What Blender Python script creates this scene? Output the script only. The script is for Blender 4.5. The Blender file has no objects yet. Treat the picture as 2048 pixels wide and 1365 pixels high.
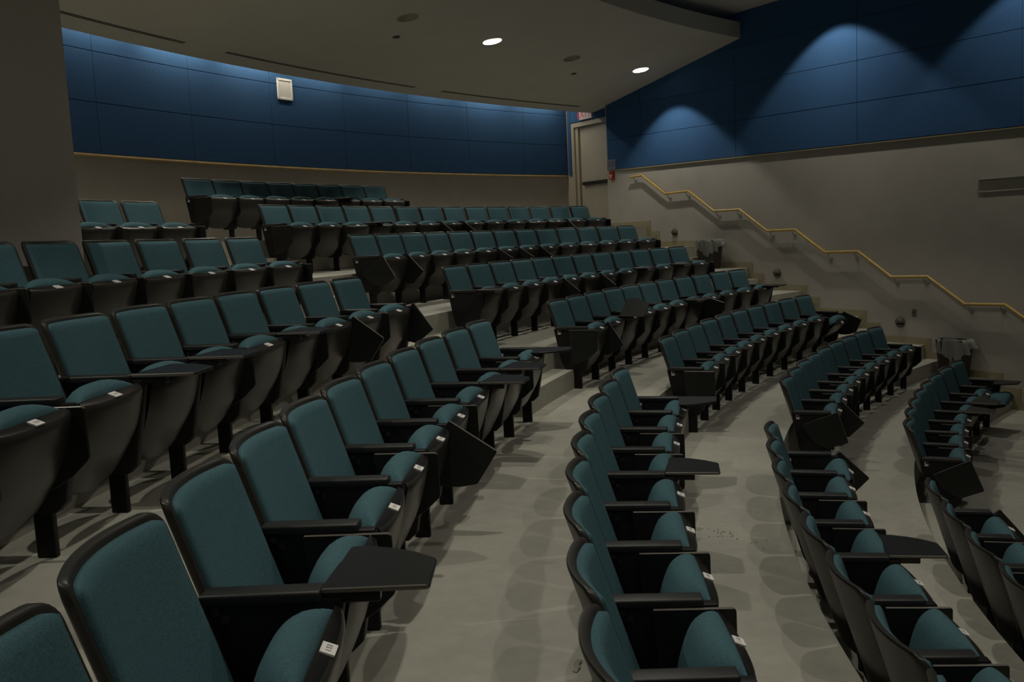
import bpy, bmesh, math, random
from mathutils import Vector, Matrix
random.seed(7)
C = bpy.context.scene.collection
PI = math.pi

# ------------------------------------------------------------------ hall geometry (metres)
ZS = 3.342                                  # height of the camera above the lowest floor
ROWS = 'CDEFGHJK'
R = dict(zip(ROWS, (13.987, 15.0144, 16.0693, 17.1608, 18.3004, 19.5133, 20.8413, 22.2312)))     # radius of the back tops
ZT = dict(zip(ROWS, (-1.7573, -1.3778, -0.9832, -0.6199, -0.2549, 0.1184, 0.5197, 0.9287)))       # height of the back tops
TR = dict(zip(ROWS, (-0.5293, -0.5271, -0.5173, -0.5228, -0.5297, -0.5394, -0.5511, -0.5669)))
TL = dict(zip(ROWS[:7], (-0.4224, -0.4240, -0.4244, -0.4303, -0.4368, -0.4604, -0.4773)))
PR = dict(zip(ROWS, (0.5455, 0.5413, 0.5571, 0.5482, 0.5445, 0.5481, 0.5550, 0.5175)))
PL = dict(zip(ROWS[:7], (0.5467, 0.5427, 0.5534, 0.5583, 0.5546, 0.5780, 0.5545)))
NR = dict(zip(ROWS, (8, 9, 10, 11, 12, 13, 14, 8)))
NL = dict(zip(ROWS[:7], (5, 9, 9, 11, 10, 7, 3)))
CH = 0.825
FL = {k: ZT[k] - CH + ZS for k in ROWS}     # floor of each tier
PHI, DW = math.radians(-155.40741), -2.82850797       # side wall: n.P = DW
NX, NY = math.cos(PHI), math.sin(PHI)
TX, TY = -NY, NX                             # direction along the wall, away from the stage = -T
def wall_pt(t, off, z):                      # off > 0 is into the room
    d = DW - off
    return Vector((NX*d + TX*t, NY*d + TY*t, z))
# t as used here grows towards the back: P.(-sin,cos) with the sign below
_s = wall_pt(1, 0, 0) - wall_pt(0, 0, 0)
if _s.dot(Vector((11.6, -18.6, 0))) < 0:
    TX, TY = -TX, -TY
TM = -0.475
def th_right(r, off=0.0):
    return PHI + math.acos(max(-1, min(1, (DW-off)/r)))
def th_left(r, off=0.0):
    return 2*TM - th_right(r, off)
def pol(r, th, z):
    return Vector((r*math.cos(th), r*math.sin(th), z))
RB = 23.45                                   # back wall
ZUP = 3.59 + ZS                              # upper ceiling

# ------------------------------------------------------------------ materials
def new_mat(name):
    m = bpy.data.materials.new(name); m.use_nodes = True
    nt = m.node_tree; b = nt.nodes['Principled BSDF']
    return m, nt, b
def plain(name, col, rough=0.6, metal=0.0, spec=0.5, noise=0.0, scale=40.0, bump=0.0, bscale=200.0, emis=None, estr=0.0):
    m, nt, b = new_mat(name)
    b.inputs['Base Color'].default_value = (*col, 1)
    b.inputs['Roughness'].default_value = rough
    b.inputs['Metallic'].default_value = metal
    b.inputs['Specular IOR Level'].default_value = spec
    if emis:
        b.inputs['Emission Color'].default_value = (*emis, 1); b.inputs['Emission Strength'].default_value = estr
    tc = nt.nodes.new('ShaderNodeTexCoord')
    if noise:
        n = nt.nodes.new('ShaderNodeTexNoise'); n.inputs['Scale'].default_value = scale; n.inputs['Detail'].default_value = 6
        r = nt.nodes.new('ShaderNodeMapRange'); r.inputs['To Min'].default_value = 1-noise; r.inputs['To Max'].default_value = 1+noise
        r.inputs['From Min'].default_value = 0.3; r.inputs['From Max'].default_value = 0.7
        v = nt.nodes.new('ShaderNodeVectorMath'); v.operation = 'SCALE'; v.inputs[0].default_value = col
        nt.links.new(tc.outputs['Object'], n.inputs['Vector']); nt.links.new(n.outputs['Fac'], r.inputs['Value'])
        nt.links.new(r.outputs['Result'], v.inputs['Scale']); nt.links.new(v.outputs['Vector'], b.inputs['Base Color'])
    if bump:
        n2 = nt.nodes.new('ShaderNodeTexNoise'); n2.inputs['Scale'].default_value = bscale; n2.inputs['Detail'].default_value = 3
        bp = nt.nodes.new('ShaderNodeBump'); bp.inputs['Strength'].default_value = bump; bp.inputs['Distance'].default_value = 0.004
        nt.links.new(tc.outputs['Object'], n2.inputs['Vector']); nt.links.new(n2.outputs['Fac'], bp.inputs['Height'])
        nt.links.new(bp.outputs['Normal'], b.inputs['Normal'])
    return m
def floor_mat():
    m, nt, b = new_mat('polished_concrete')
    tc = nt.nodes.new('ShaderNodeTexCoord')
    n1 = nt.nodes.new('ShaderNodeTexNoise'); n1.inputs['Scale'].default_value = 0.9; n1.inputs['Detail'].default_value = 8; n1.inputs['Roughness'].default_value = 0.6
    n2 = nt.nodes.new('ShaderNodeTexNoise'); n2.inputs['Scale'].default_value = 14; n2.inputs['Detail'].default_value = 8
    mix = nt.nodes.new('ShaderNodeMath'); mix.operation = 'MULTIPLY_ADD'; mix.inputs[1].default_value = 0.5
    cr = nt.nodes.new('ShaderNodeValToRGB')
    cr.color_ramp.elements[0].position = 0.45; cr.color_ramp.elements[0].color = (0.31, 0.30, 0.26, 1)
    cr.color_ramp.elements[1].position = 0.95; cr.color_ramp.elements[1].color = (0.43, 0.415, 0.36, 1)
    for n in (n1, n2): nt.links.new(tc.outputs['Object'], n.inputs['Vector'])
    nt.links.new(n2.outputs['Fac'], mix.inputs[0]); nt.links.new(n1.outputs['Fac'], mix.inputs[2])
    nt.links.new(mix.outputs[0], cr.inputs['Fac']); nt.links.new(cr.outputs['Color'], b.inputs['Base Color'])
    b.inputs['Roughness'].default_value = 0.55
    b.inputs['Specular IOR Level'].default_value = 0.35
    return m
M = {}
M['floor'] = floor_mat()
M['wall'] = plain('painted_wall', (0.40, 0.372, 0.335), 0.75, noise=0.04, scale=3, bump=0.12, bscale=120)
M['ceil'] = plain('ceiling_paint', (0.52, 0.50, 0.445), 0.85, noise=0.03, scale=2)
M['panel'] = plain('blue_fabric_panel', (0.037, 0.094, 0.210), 0.95, spec=0.1, noise=0.12, scale=60, bump=0.2, bscale=400)
M['fabric'] = plain('teal_upholstery', (0.062, 0.126, 0.150), 0.95, spec=0.12, noise=0.22, scale=220, bump=0.25, bscale=700)
M['black'] = plain('black_plastic', (0.0075, 0.0072, 0.0075), 0.32, spec=0.45)
M['shell'] = plain('dark_grey_shell', (0.026, 0.0245, 0.021), 0.38, spec=0.4, noise=0.08, scale=20)
M['under'] = plain('seat_underside_plastic', (0.032, 0.030, 0.025), 0.30, spec=0.45, noise=0.08, scale=15)
M['panelblk'] = plain('black_painted_steel', (0.006, 0.0055, 0.0062), 0.45, spec=0.3)
M['tablet'] = plain('black_laminate', (0.0095, 0.0105, 0.010), 0.38, spec=0.4, noise=0.1, scale=90)
M['arm'] = plain('armrest_plastic', (0.017, 0.017, 0.017), 0.42, spec=0.45, noise=0.15, scale=120, bump=0.15, bscale=600)
M['edge'] = plain('laminate_edge_highlight', (0.13, 0.115, 0.10), 0.35)  # pale tone paints the light caught along the tablet's straight edge
M['white'] = plain('white_label', (0.80, 0.77, 0.76), 0.55)
M['ink'] = plain('label_ink', (0.03, 0.03, 0.03), 0.6)
M['brass'] = plain('golden_oak_rail', (0.50, 0.33, 0.085), 0.35, noise=0.15, scale=12)
M['trim'] = plain('gold_wood_trim', (0.50, 0.35, 0.16), 0.4, noise=0.15, scale=6)
M['metal'] = plain('grey_metal', (0.42, 0.41, 0.39), 0.4, metal=0.6)
M['base'] = plain('tan_vinyl_base', (0.30, 0.265, 0.165), 0.55, noise=0.06, scale=8)
M['door'] = plain('beige_door_paint', (0.42, 0.39, 0.33), 0.5, noise=0.05, scale=4)
M['frame'] = plain('beige_door_frame', (0.40, 0.36, 0.29), 0.45)
M['dark'] = plain('dark_void', (0.012, 0.012, 0.012), 0.7)
M['grille'] = plain('vent_paint', (0.30, 0.28, 0.24), 0.5)
M['red'] = plain('red_enamel', (0.42, 0.03, 0.015), 0.35)
M['exitface'] = plain('exit_sign_face', (0.62, 0.58, 0.55), 0.5)
M['exitred'] = plain('exit_sign_letters', (0.55, 0.02, 0.08), 0.5, emis=(0.7, 0.02, 0.12), estr=0.12)
M['signblue'] = plain('room_sign_plastic', (0.16, 0.18, 0.24), 0.5)
M['can'] = plain('dark_brown_plastic', (0.035, 0.026, 0.024), 0.5)
M['reflector'] = plain('white_reflector', (0.85, 0.80, 0.80), 0.5)
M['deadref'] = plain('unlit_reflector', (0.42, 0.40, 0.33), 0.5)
M['bulb'] = plain('lamp_glow', (1, 1, 1), 0.5, emis=(1.0, 0.93, 0.9), estr=6.0)
M['warm'] = plain('aisle_lamp_glow', (1, 0.8, 0.6), 0.5, emis=(1.0, 0.55, 0.28), estr=2.5)
M['steel'] = plain('stair_light_cover', (0.17, 0.155, 0.12), 0.5)
M['plate'] = plain('wall_plate', (0.13, 0.12, 0.10), 0.5)
M['scrap'] = plain('yellow_brown_scrap', (0.42, 0.23, 0.05), 0.7)
M['dirt'] = plain('brown_dirt', (0.20, 0.145, 0.085), 0.9)
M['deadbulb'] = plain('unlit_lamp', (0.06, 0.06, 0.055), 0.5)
def bag_mat(name, col, tr):
    m, nt, b = new_mat(name)
    b.inputs['Base Color'].default_value = (*col, 1); b.inputs['Roughness'].default_value = 0.22
    out = nt.nodes['Material Output']
    t = nt.nodes.new('ShaderNodeBsdfTransparent'); mx = nt.nodes.new('ShaderNodeMixShader'); mx.inputs['Fac'].default_value = tr
    nt.links.new(b.outputs[0], mx.inputs[1]); nt.links.new(t.outputs[0], mx.inputs[2]); nt.links.new(mx.outputs[0], out.inputs['Surface'])
    return m
M['bag'] = bag_mat('clear_bin_liner', (0.42, 0.43, 0.40), 0.5)
M['cup'] = bag_mat('clear_cup_plastic', (0.6, 0.6, 0.58), 0.5)

# ------------------------------------------------------------------ helpers
def mesh_from(name, bm, mats, smooth=False, auto=None):
    bmesh.ops.recalc_face_normals(bm, faces=bm.faces)
    me = bpy.data.meshes.new(name); bm.to_mesh(me); bm.free()
    for m in (mats if isinstance(mats, (list, tuple)) else [mats]): me.materials.append(m)
    if smooth:
        for p in me.polygons: p.use_smooth = True
        if auto is not None:
            me.set_sharp_from_angle(angle=math.radians(auto))
    return me
def link(name, me, parent=None, loc=None, kind=None):
    o = bpy.data.objects.new(name, me); C.objects.link(o)
    if parent: o.parent = parent
    if loc is not None: o.location = loc
    if kind: o['kind'] = kind
    return o
def tag(o, label, cat, group=None, kind=None):
    o['label'] = label; o['category'] = cat
    if group: o['group'] = group
    if kind: o['kind'] = kind
    return o
def box(bm, x0, x1, y0, y1, z0, z1, mat=0, bev=0.0, seg=2):
    tmp = bmesh.new()
    bmesh.ops.create_cube(tmp, size=1)
    for v in tmp.verts:
        v.co = Vector(((x0+x1)/2+v.co.x*(x1-x0), (y0+y1)/2+v.co.y*(y1-y0), (z0+z1)/2+v.co.z*(z1-z0)))
    if bev: bmesh.ops.bevel(tmp, geom=tmp.edges[:], offset=bev, segments=seg, affect='EDGES', profile=0.5)
    merge(bm, tmp, mat)
def merge(bm, tmp, mat=0, mtx=None):
    mp = {}
    for v in tmp.verts: mp[v] = bm.verts.new(mtx @ v.co if mtx else v.co)
    for f in tmp.faces:
        try:
            nf = bm.faces.new([mp[v] for v in f.verts]); nf.material_index = mat if mat is not None else f.material_index
            nf.smooth = f.smooth
        except ValueError: pass
    tmp.free()
def prism_xz(bm, pts, y0, y1, mat=0, bev=0.0, seg=2):
    tmp = bmesh.new()
    a = [tmp.verts.new((x, y0, z)) for x, z in pts]; b = [tmp.verts.new((x, y1, z)) for x, z in pts]
    n = len(pts)
    tmp.faces.new(a); tmp.faces.new(b[::-1])
    for i in range(n): tmp.faces.new((a[i], a[(i+1) % n], b[(i+1) % n], b[i]))
    bmesh.ops.recalc_face_normals(tmp, faces=tmp.faces)
    if bev: bmesh.ops.bevel(tmp, geom=tmp.edges[:], offset=bev, segments=seg, affect='EDGES', profile=0.5)
    merge(bm, tmp, mat)
def prism_xy(bm, pts, z0, z1, mat=0, bev=0.0, seg=2):
    tmp = bmesh.new()
    a = [tmp.verts.new((x, y, z0)) for x, y in pts]; b = [tmp.verts.new((x, y, z1)) for x, y in pts]
    n = len(pts)
    tmp.faces.new(a); tmp.faces.new(b[::-1])
    for i in range(n): tmp.faces.new((a[i], a[(i+1) % n], b[(i+1) % n], b[i]))
    bmesh.ops.recalc_face_normals(tmp, faces=tmp.faces)
    if bev: bmesh.ops.bevel(tmp, geom=tmp.edges[:], offset=bev, segments=seg, affect='EDGES', profile=0.5)
    merge(bm, tmp, mat)
def disc(bm, c, r, ax, depth, n=20, mat=0):
    """solid cylinder from c along ax by depth"""
    ax = Vector(ax).normalized(); u = ax.orthogonal().normalized(); w = ax.cross(u)
    c = Vector(c)
    a = [bm.verts.new(c + u*r*math.cos(2*PI*i/n) + w*r*math.sin(2*PI*i/n)) for i in range(n)]
    b = [bm.verts.new(v.co + ax*depth) for v in a]
    fs = [bm.faces.new(a[::-1]), bm.faces.new(b)]
    for i in range(n): fs.append(bm.faces.new((a[i], a[(i+1) % n], b[(i+1) % n], b[i])))
    for f in fs: f.material_index = mat
def tube(bm, pts, r, n=10, mat=0):
    rings = []
    pts = [Vector(p) for p in pts]
    for i, p in enumerate(pts):
        d = ((pts[i]-pts[i-1]).normalized() if i else Vector()) + ((pts[i+1]-pts[i]).normalized() if i < len(pts)-1 else Vector())
        d.normalize()
        u = d.cross(Vector((0, 0, 1)))
        if u.length < 1e-4: u = d.orthogonal()
        u.normalize(); w = u.cross(d).normalized()
        k = 1.0
        if 0 < i < len(pts)-1: k = 1/max(0.5, math.cos((pts[i]-pts[i-1]).angle(pts[i+1]-pts[i])/2))
        rings.append([bm.verts.new(p + u*r*math.cos(2*PI*j/n) + w*r*k*math.sin(2*PI*j/n)) for j in range(n)])
    for a, b in zip(rings, rings[1:]):
        for j in range(n):
            f = bm.faces.new((a[j], a[(j+1) % n], b[(j+1) % n], b[j])); f.material_index = mat; f.smooth = True
    for rg in (rings[0][::-1], rings[-1]):
        f = bm.faces.new(rg); f.material_index = mat
def grid(bm, rows, mat=0, closed=False):
    vs = [[bm.verts.new(p) for p in r] for r in rows]
    for a, b in zip(vs, vs[1:]):
        m = len(a)
        for j in range(m if closed else m-1):
            try:
                f = bm.faces.new((a[j], a[(j+1) % m], b[(j+1) % m], b[j])); f.material_index = mat
            except ValueError: pass
    return vs
def sector(bm, prof, thr, thl, n=60, closed=True, mat=0):
    """revolve the (r,z) profile about the hall's centre between thr(r) and thl(r)"""
    rows = []
    for i in range(n+1):
        s = i/n
        rows.append([pol(r, thr(r)+(thl(r)-thr(r))*s, z) for r, z in prof])
    vs = grid(bm, rows, mat, closed)
    if closed:
        for e in (vs[0], vs[-1][::-1]):
            f = bm.faces.new(e); f.material_index = mat
# glyphs
_glyph = {}
def glyph(ch):
    if ch not in _glyph:
        cu = bpy.data.curves.new('g', 'FONT'); cu.body = ch; cu.size = 1.0; cu.align_x = 'CENTER'; cu.align_y = 'CENTER'; cu.resolution_u = 3
        o = bpy.data.objects.new('g', cu); C.objects.link(o)
        dg = bpy.context.evaluated_depsgraph_get()
        me = o.evaluated_get(dg).to_mesh()
        vs = [v.co.copy() for v in me.vertices]; fs = [list(p.vertices) for p in me.polygons]
        o.evaluated_get(dg).to_mesh_clear()
        bpy.data.objects.remove(o); bpy.data.curves.remove(cu)
        if vs:
            cx = (min(v.x for v in vs)+max(v.x for v in vs))/2; cy = (min(v.y for v in vs)+max(v.y for v in vs))/2
            vs = [Vector((v.x-cx, v.y-cy, 0)) for v in vs]
        _glyph[ch] = (vs, fs)
    return _glyph[ch]
def write(bm, text, size, adv, mtx, mat):
    x0 = -adv*(len(text)-1)/2
    for i, ch in enumerate(text):
        vs, fs = glyph(ch)
        bv = [bm.verts.new(mtx @ Vector((v.x*size+x0+adv*i, v.y*size, 0))) for v in vs]
        for f in fs:
            try:
                nf = bm.faces.new([bv[k] for k in f]); nf.material_index = mat
            except ValueError: pass
def frame_mtx(o, x, y):
    x = Vector(x).normalized(); y = Vector(y).normalized(); z = x.cross(y)
    return Matrix(((x.x, y.x, z.x, o[0]), (x.y, y.y, z.y, o[1]), (x.z, y.z, z.z, o[2]), (0, 0, 0, 1)))

# ------------------------------------------------------------------ floor: stepped tiers, risers and aisle steps
edges = {}                                    # front edge radius of each tier
rr = 13.957 - 2*1.03
tiers = [('A', 5.0, 0.0)]
zB = FL['C'] - 0.38
tiers.append(('B', 11.897, zB)); tiers.append(('C', 12.927, FL['C']))
for a, b in zip(ROWS, ROWS[1:]): tiers.append((b, R[a]-0.03, FL[b]))
bm = bmesh.new()
prof = []
for i, (nm, r0, z) in enumerate(tiers):
    r1 = tiers[i+1][1] if i+1 < len(tiers) else RB+0.3
    prof += [(r0, z), (r1, z)]
rows = []
n = 110
for i in range(n+1):
    s = i/n
    rows.append([pol(r, th_right(r, -0.14)+(th_left(r, -0.14)-th_right(r, -0.14))*s, z) for r, z in prof])
grid(bm, rows)
# half-height steps: centre aisle and side aisle
def step_block(r1, z, tha, thb, dep=0.245, rise=0.19):
    a0 = (lambda r: tha) if not callable(tha) else tha
    sector(bm, [(r1-dep+0.03, z-0.02), (r1-dep+0.03, z+rise), (r1+0.01, z+rise), (r1+0.01, z-0.02)], a0, (lambda r: thb) if not callable(thb) else thb, n=14)
for a, b in zip(ROWS, ROWS[1:]):
    r1 = R[a]-0.03; z = FL[a]; up = (FL[b]-FL[a])/2
    if a in TL:
        step_block(r1, z, TR[a]+0.004*0-0.002, TL[a]-0.012, rise=up)
    th_end = TR[a]-NR[a]*PR[a]/R[a]
    step_block(r1, z, (lambda r: th_right(r, -0.05)), th_end-0.010, rise=up, dep=0.27)
me = mesh_from('floor', bm, M['floor'])
link('floor', me, kind='structure')

# ------------------------------------------------------------------ side wall on the right
def wall_quad(bm, pts, off0, off1, mat=0):
    """solid slab: polygon pts (t,z) between two offsets"""
    a = [bm.verts.new(wall_pt(t, off0, z+ZS)) for t, z in pts]; b = [bm.verts.new(wall_pt(t, off1, z+ZS)) for t, z in pts]
    n = len(pts)
    fs = [bm.faces.new(a), bm.faces.new(b[::-1])]
    for i in range(n): fs.append(bm.faces.new((a[i], a[(i+1) % n], b[(i+1) % n], b[i])))
    for f in fs: f.material_index = mat
TEND = 21.80
def zt(t): return 1.119 + (1.273-1.119)*(t-13.34)/(21.71-13.34)
bm = bmesh.new()
wall_quad(bm, [(2, -ZS-0.3), (TEND, -ZS-0.3), (TEND, 3.75), (2, 3.75)], 0.0, -0.15)
wr = link('wall_right', mesh_from('wall_right', bm, M['wall']), kind='structure')
def mirror_pt(p):                            # across the hall's centre line
    a = math.atan2(p.y, p.x); r = math.hypot(p.x, p.y)
    return pol(r, 2*TM-a, p.z)
bm = bmesh.new()
wall_quad(bm, [(2, -ZS-0.3), (TEND+2.0, -ZS-0.3), (TEND+2.0, 3.75), (2, 3.75)], 0.0, -0.15)
for v in bm.verts: v.co = mirror_pt(v.co)
link('wall_left', mesh_from('wall_left', bm, M['wall']), kind='structure')
bm = bmesh.new()
ax = Vector((math.cos(TM), math.sin(TM), 0)); pe = Vector((-ax.y, ax.x, 0))
for s in (1,):
    c0 = ax*5.6
    q = [c0-pe*9, c0+pe*9]
    a = [bm.verts.new((p.x, p.y, z)) for p, z in ((q[0], -0.2), (q[1], -0.2), (q[1], ZUP+0.2), (q[0], ZUP+0.2))]
    b = [bm.verts.new(v.co - ax*0.15) for v in a]
    bm.faces.new(a); bm.faces.new(b[::-1])
    for i in range(4): bm.faces.new((a[i], a[(i+1) % 4], b[(i+1) % 4], b[i]))
link('wall_front', mesh_from('wall_front', bm, M['wall']), kind='structure')
# fabric panels on the side wall (rows of panels with thin seams)
bm = bmesh.new()
zs = [0, 0.605, 1.215, 1.83, 2.40]
tcs = [21.735, 20.68, 18.24, 15.80, 13.36, 10.92, 8.5]
g = 0.0015
for i in range(len(tcs)-1):
    for j in range(4):
        t1, t0 = tcs[i]-g, tcs[i+1]+g
        tmp = bmesh.new()
        pts = [(t0, zt(t0)+zs[j]+g), (t1, zt(t1)+zs[j]+g), (t1, zt(t1)+zs[j+1]-g), (t0, zt(t0)+zs[j+1]-g)]
        wall_quad(tmp, pts, 0.002, 0.040)
        bmesh.ops.recalc_face_normals(tmp, faces=tmp.faces)
        bmesh.ops.bevel(tmp, geom=tmp.edges[:], offset=0.004, segments=2, affect='EDGES')
        merge(bm, tmp)
link('fabric_panels', mesh_from('fabric_panels', bm, M['panel']), wr)
bm = bmesh.new()
wall_quad(bm, [(8.5, zt(8.5)-0.022), (21.73, zt(21.73)-0.022), (21.73, zt(21.73)-0.002), (8.5, zt(8.5)-0.002)], 0.001, 0.036)
o = link('trim_1', mesh_from('trim_1', bm, M['base']), kind='structure')
# stepped vinyl base along the side aisle
bm = bmesh.new()
stair = []                                   # (t, z) from the front up to the back
def t_of(r): return math.sqrt(r*r-DW*DW)
order = list(ROWS)
stair.append((t_of(12.927), FL['C']-ZS))
for a, b in zip(order, order[1:]):
    r1 = R[a]-0.03; z = FL[a]-ZS; up = (FL[b]-FL[a])/2
    t1 = t_of(r1-0.24); t2 = t_of(r1)
    stair += [(t1, z), (t1, z+up), (t2, z+up), (t2, z+2*up)]
stair.append((TEND, FL['K']-ZS))
h = 0.10
for (t0, z0), (t1, z1) in zip(stair, stair[1:]):
    if abs(z1-z0) < 1e-6:
        wall_quad(bm, [(t0, z0), (t1, z0), (t1, z0+h), (t0, z0+h)], 0.001, 0.012)
    else:
        wall_quad(bm, [(t0-h, z0), (t0, z0), (t0, z1+h), (t0-h, z1+h)], 0.001, 0.0125)
link('baseboard_right', mesh_from('baseboard_right', bm, M['base']), kind='structure')

# ------------------------------------------------------------------ door alcove at the back right corner
off = -0.10                                   # set back behind the side wall
TC = 23.24                                    # corner with the back wall
bm = bmesh.new()
# wall around the door opening (t 21.80..22.98 frame), head at z 2.38
z0 = FL['K']-ZS
wall_quad(bm, [(TEND-0.05, 2.375), (TC+0.1, 2.375), (TC+0.1, 3.75), (TEND-0.05, 3.75)], off, off-0.15)
wall_quad(bm, [(23.09, z0-0.1), (TC+0.1, z0-0.1), (TC+0.1, 2.375), (23.09, 2.375)], off, off-0.15)
wb2 = link('wall_alcove', mesh_from('wall_alcove', bm, M['wall']), kind='structure')
bm = bmesh.new()
wall_quad(bm, [(23.10, 1.29), (TC-0.03, 1.29), (TC-0.03, 2.72), (23.10, 2.72)], off+0.001, off+0.03)
wall_quad(bm, [(TEND-0.03, 2.39), (23.09, 2.39), (23.09, 3.3), (TEND-0.03, 3.3)], off+0.001, off+0.03)
link('fabric_panels', mesh_from('fabric_panels', bm, M['panel']), wb2)
door = bpy.data.objects.new('door_1', None); C.objects.link(door); door['kind'] = 'structure'
door.location = wall_pt(22.4, off, z0+ZS)
inv = Matrix.Translation(-door.location)
def dpart(name, bm, mat, parent=door):
    bm.transform(inv)
    return link(name, mesh_from(name, bm, mat), parent)
bm = bmesh.new()
wall_quad(bm, [(22.99, z0), (23.085, z0), (23.085, 2.37), (22.99, 2.37)], off-0.14, off+0.025)
wall_quad(bm, [(TEND-0.02, 2.285), (22.99, 2.285), (22.99, 2.37), (TEND-0.02, 2.37)], off-0.14, off+0.025)
wall_quad(bm, [(22.90, z0), (22.99, z0), (22.99, 2.285), (22.90, 2.285)], off-0.14, off-0.02)
dpart('door_frame', bm, M['frame'])
bm = bmesh.new()
wall_quad(bm, [(TEND-0.02, z0+0.01), (22.895, z0+0.01), (22.895, 2.28), (TEND-0.02, 2.28)], off-0.12, off-0.075)
leaf = dpart('door_leaf', bm, M['door'])
bm = bmesh.new()
wall_quad(bm, [(TEND+0.02, 1.045), (22.80, 1.045), (22.80, 1.115), (TEND+0.02, 1.115)], off-0.075, off-0.015)
dpart('push_bar', bm, M['dark'], leaf)

# ------------------------------------------------------------------ curved back wall
CTH = math.atan2(-20.0, 12.155)
thr_b = lambda r: CTH-0.004
thl_b = lambda r: 2*TM-CTH
bm = bmesh.new()
sector(bm, [(RB, FL['K']-0.2), (RB, ZUP+0.15), (RB+0.15, ZUP+0.15), (RB+0.15, FL['K']-0.2)], thr_b, thl_b, n=90)
wb = link('wall_back', mesh_from('wall_back', bm, M['wall'], True, 40), kind='structure')
bm = bmesh.new()
cols = [-1.0235, -0.9705, -0.9035, -0.8365, -0.7695, -0.7005, -0.6325, -0.5640, -0.4960, -0.4280, -0.3600, -0.2920, -0.224]
hz = [1.300, 1.940, 2.575, 3.20]
for i in range(len(cols)-1):
    for j in range(3):
        a, b = cols[i]+0.00004, cols[i+1]-0.00004
        zlo, zhi = hz[j]+ZS+0.0012, hz[j+1]+ZS-0.0012
        tmp = bmesh.new()
        ths = [a, a+0.0002] + [a+(b-a)*q/6 for q in range(1, 6)] + [b-0.0002, b]
        for (za, zb_, ra, rb2) in ((zlo, zlo+0.005, RB-0.025, RB-0.034), (zlo+0.005, zhi-0.005, RB-0.034, RB-0.034), (zhi-0.005, zhi, RB-0.034, RB-0.025)):
            rws = []
            for z, rad in ((za, ra), (zb_, rb2)):
                rws.append([pol(rad+(0.009 if k in (0, len(ths)-1) and rad < RB-0.03 else 0), t, z) for k, t in enumerate(ths)])
            grid(tmp, rws)
        # sides
        for z, flip in ((zlo, 0), (zhi, 1)):
            grid(tmp, [[pol(RB-0.025, t, z) for t in ths], [pol(RB-0.002, t, z) for t in ths]])
        for t in (a, b):
            grid(tmp, [[pol(RB-0.025, t, zlo), pol(RB-0.025, t, zhi)], [pol(RB-0.002, t, zlo), pol(RB-0.002, t, zhi)]])
        bmesh.ops.remove_doubles(tmp, verts=tmp.verts, dist=0.0005)
        for f in tmp.faces: f.smooth = False
        merge(bm, tmp)
link('fabric_panels', mesh_from('fabric_panels', bm, M['panel']), wb)
bm = bmesh.new()
sector(bm, [(RB-0.002, 1.262+ZS), (RB-0.045, 1.262+ZS), (RB-0.05, 1.275+ZS), (RB-0.045, 1.296+ZS), (RB-0.002, 1.296+ZS)], lambda r: CTH+0.003, lambda r: -0.20, n=60)
link('trim_2', mesh_from('trim_2', bm, M['trim'], True, 30), kind='structure')

# column on the left
bm = bmesh.new()
ct = -0.357
c0 = pol(19.70, ct, 0); tv = Vector((-math.sin(ct), math.cos(ct), 0)); rv = Vector((math.cos(ct), math.sin(ct), 0))
q = [c0, c0+tv*1.5, c0+tv*1.5+rv*1.0, c0+rv*1.0]
a = [bm.verts.new((p.x, p.y, FL['J']-0.1)) for p in q]; b = [bm.verts.new((p.x, p.y, ZUP)) for p in q]
bm.faces.new(a); bm.faces.new(b[::-1])
for i in range(4): bm.faces.new((a[i], a[(i+1) % 4], b[(i+1) % 4], b[i]))
link('wall_column', mesh_from('wall_column', bm, M['wall']), kind='structure')

# ------------------------------------------------------------------ ceilings
def zc(r):                                    # underside of the lower ceiling
    if r >= 21.8: return 2.505+(22.5-r)*0.115
    return 2.585+(21.8-r)*0.1668
bm = bmesh.new()
sector(bm, [(22.5, 2.505+ZS), (21.8, 2.585+ZS), (18.32, zc(18.32)+ZS), (18.32, zc(18.32)+0.262+ZS), (21.8, 2.86+ZS), (22.5, 2.66+ZS)],
       lambda r: th_right(r, -0.08), lambda r: th_left(r, -0.02), n=120)
ceil = link('ceiling_lower', mesh_from('ceiling_lower', bm, M['ceil']), kind='structure')
bm = bmesh.new()
sector(bm, [(4.8, ZUP), (RB+0.2, ZUP), (RB+0.2, ZUP+0.12), (4.8, ZUP+0.12)], lambda r: th_right(max(r, 6), -0.14) if r > 6 else -1.9, lambda r: th_left(r, -0.14) if r > 6 else 0.95, n=100)
upceil = link('ceiling_upper', mesh_from('ceiling_upper', bm, M['ceil']), kind='structure')
# small soffit that closes the ceiling over the door alcove
bm = bmesh.new()
pts = [(TEND-0.6, 0.0), (TC-0.30, 0.0), (TC-0.30, -0.11), (TEND-0.6, -0.11)]
a = [bm.verts.new(wall_pt(t, o_, 2.665+ZS)) for t, o_ in pts]; b = [bm.verts.new(v.co+Vector((0, 0, 0.1))) for v in a]
bm.faces.new(a); bm.faces.new(b[::-1])
for i in range(4): bm.faces.new((a[i], a[(i+1) % 4], b[(i+1) % 4], b[i]))
link('ceiling_alcove', mesh_from('ceiling_alcove', bm, M['ceil']), kind='structure')

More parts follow.
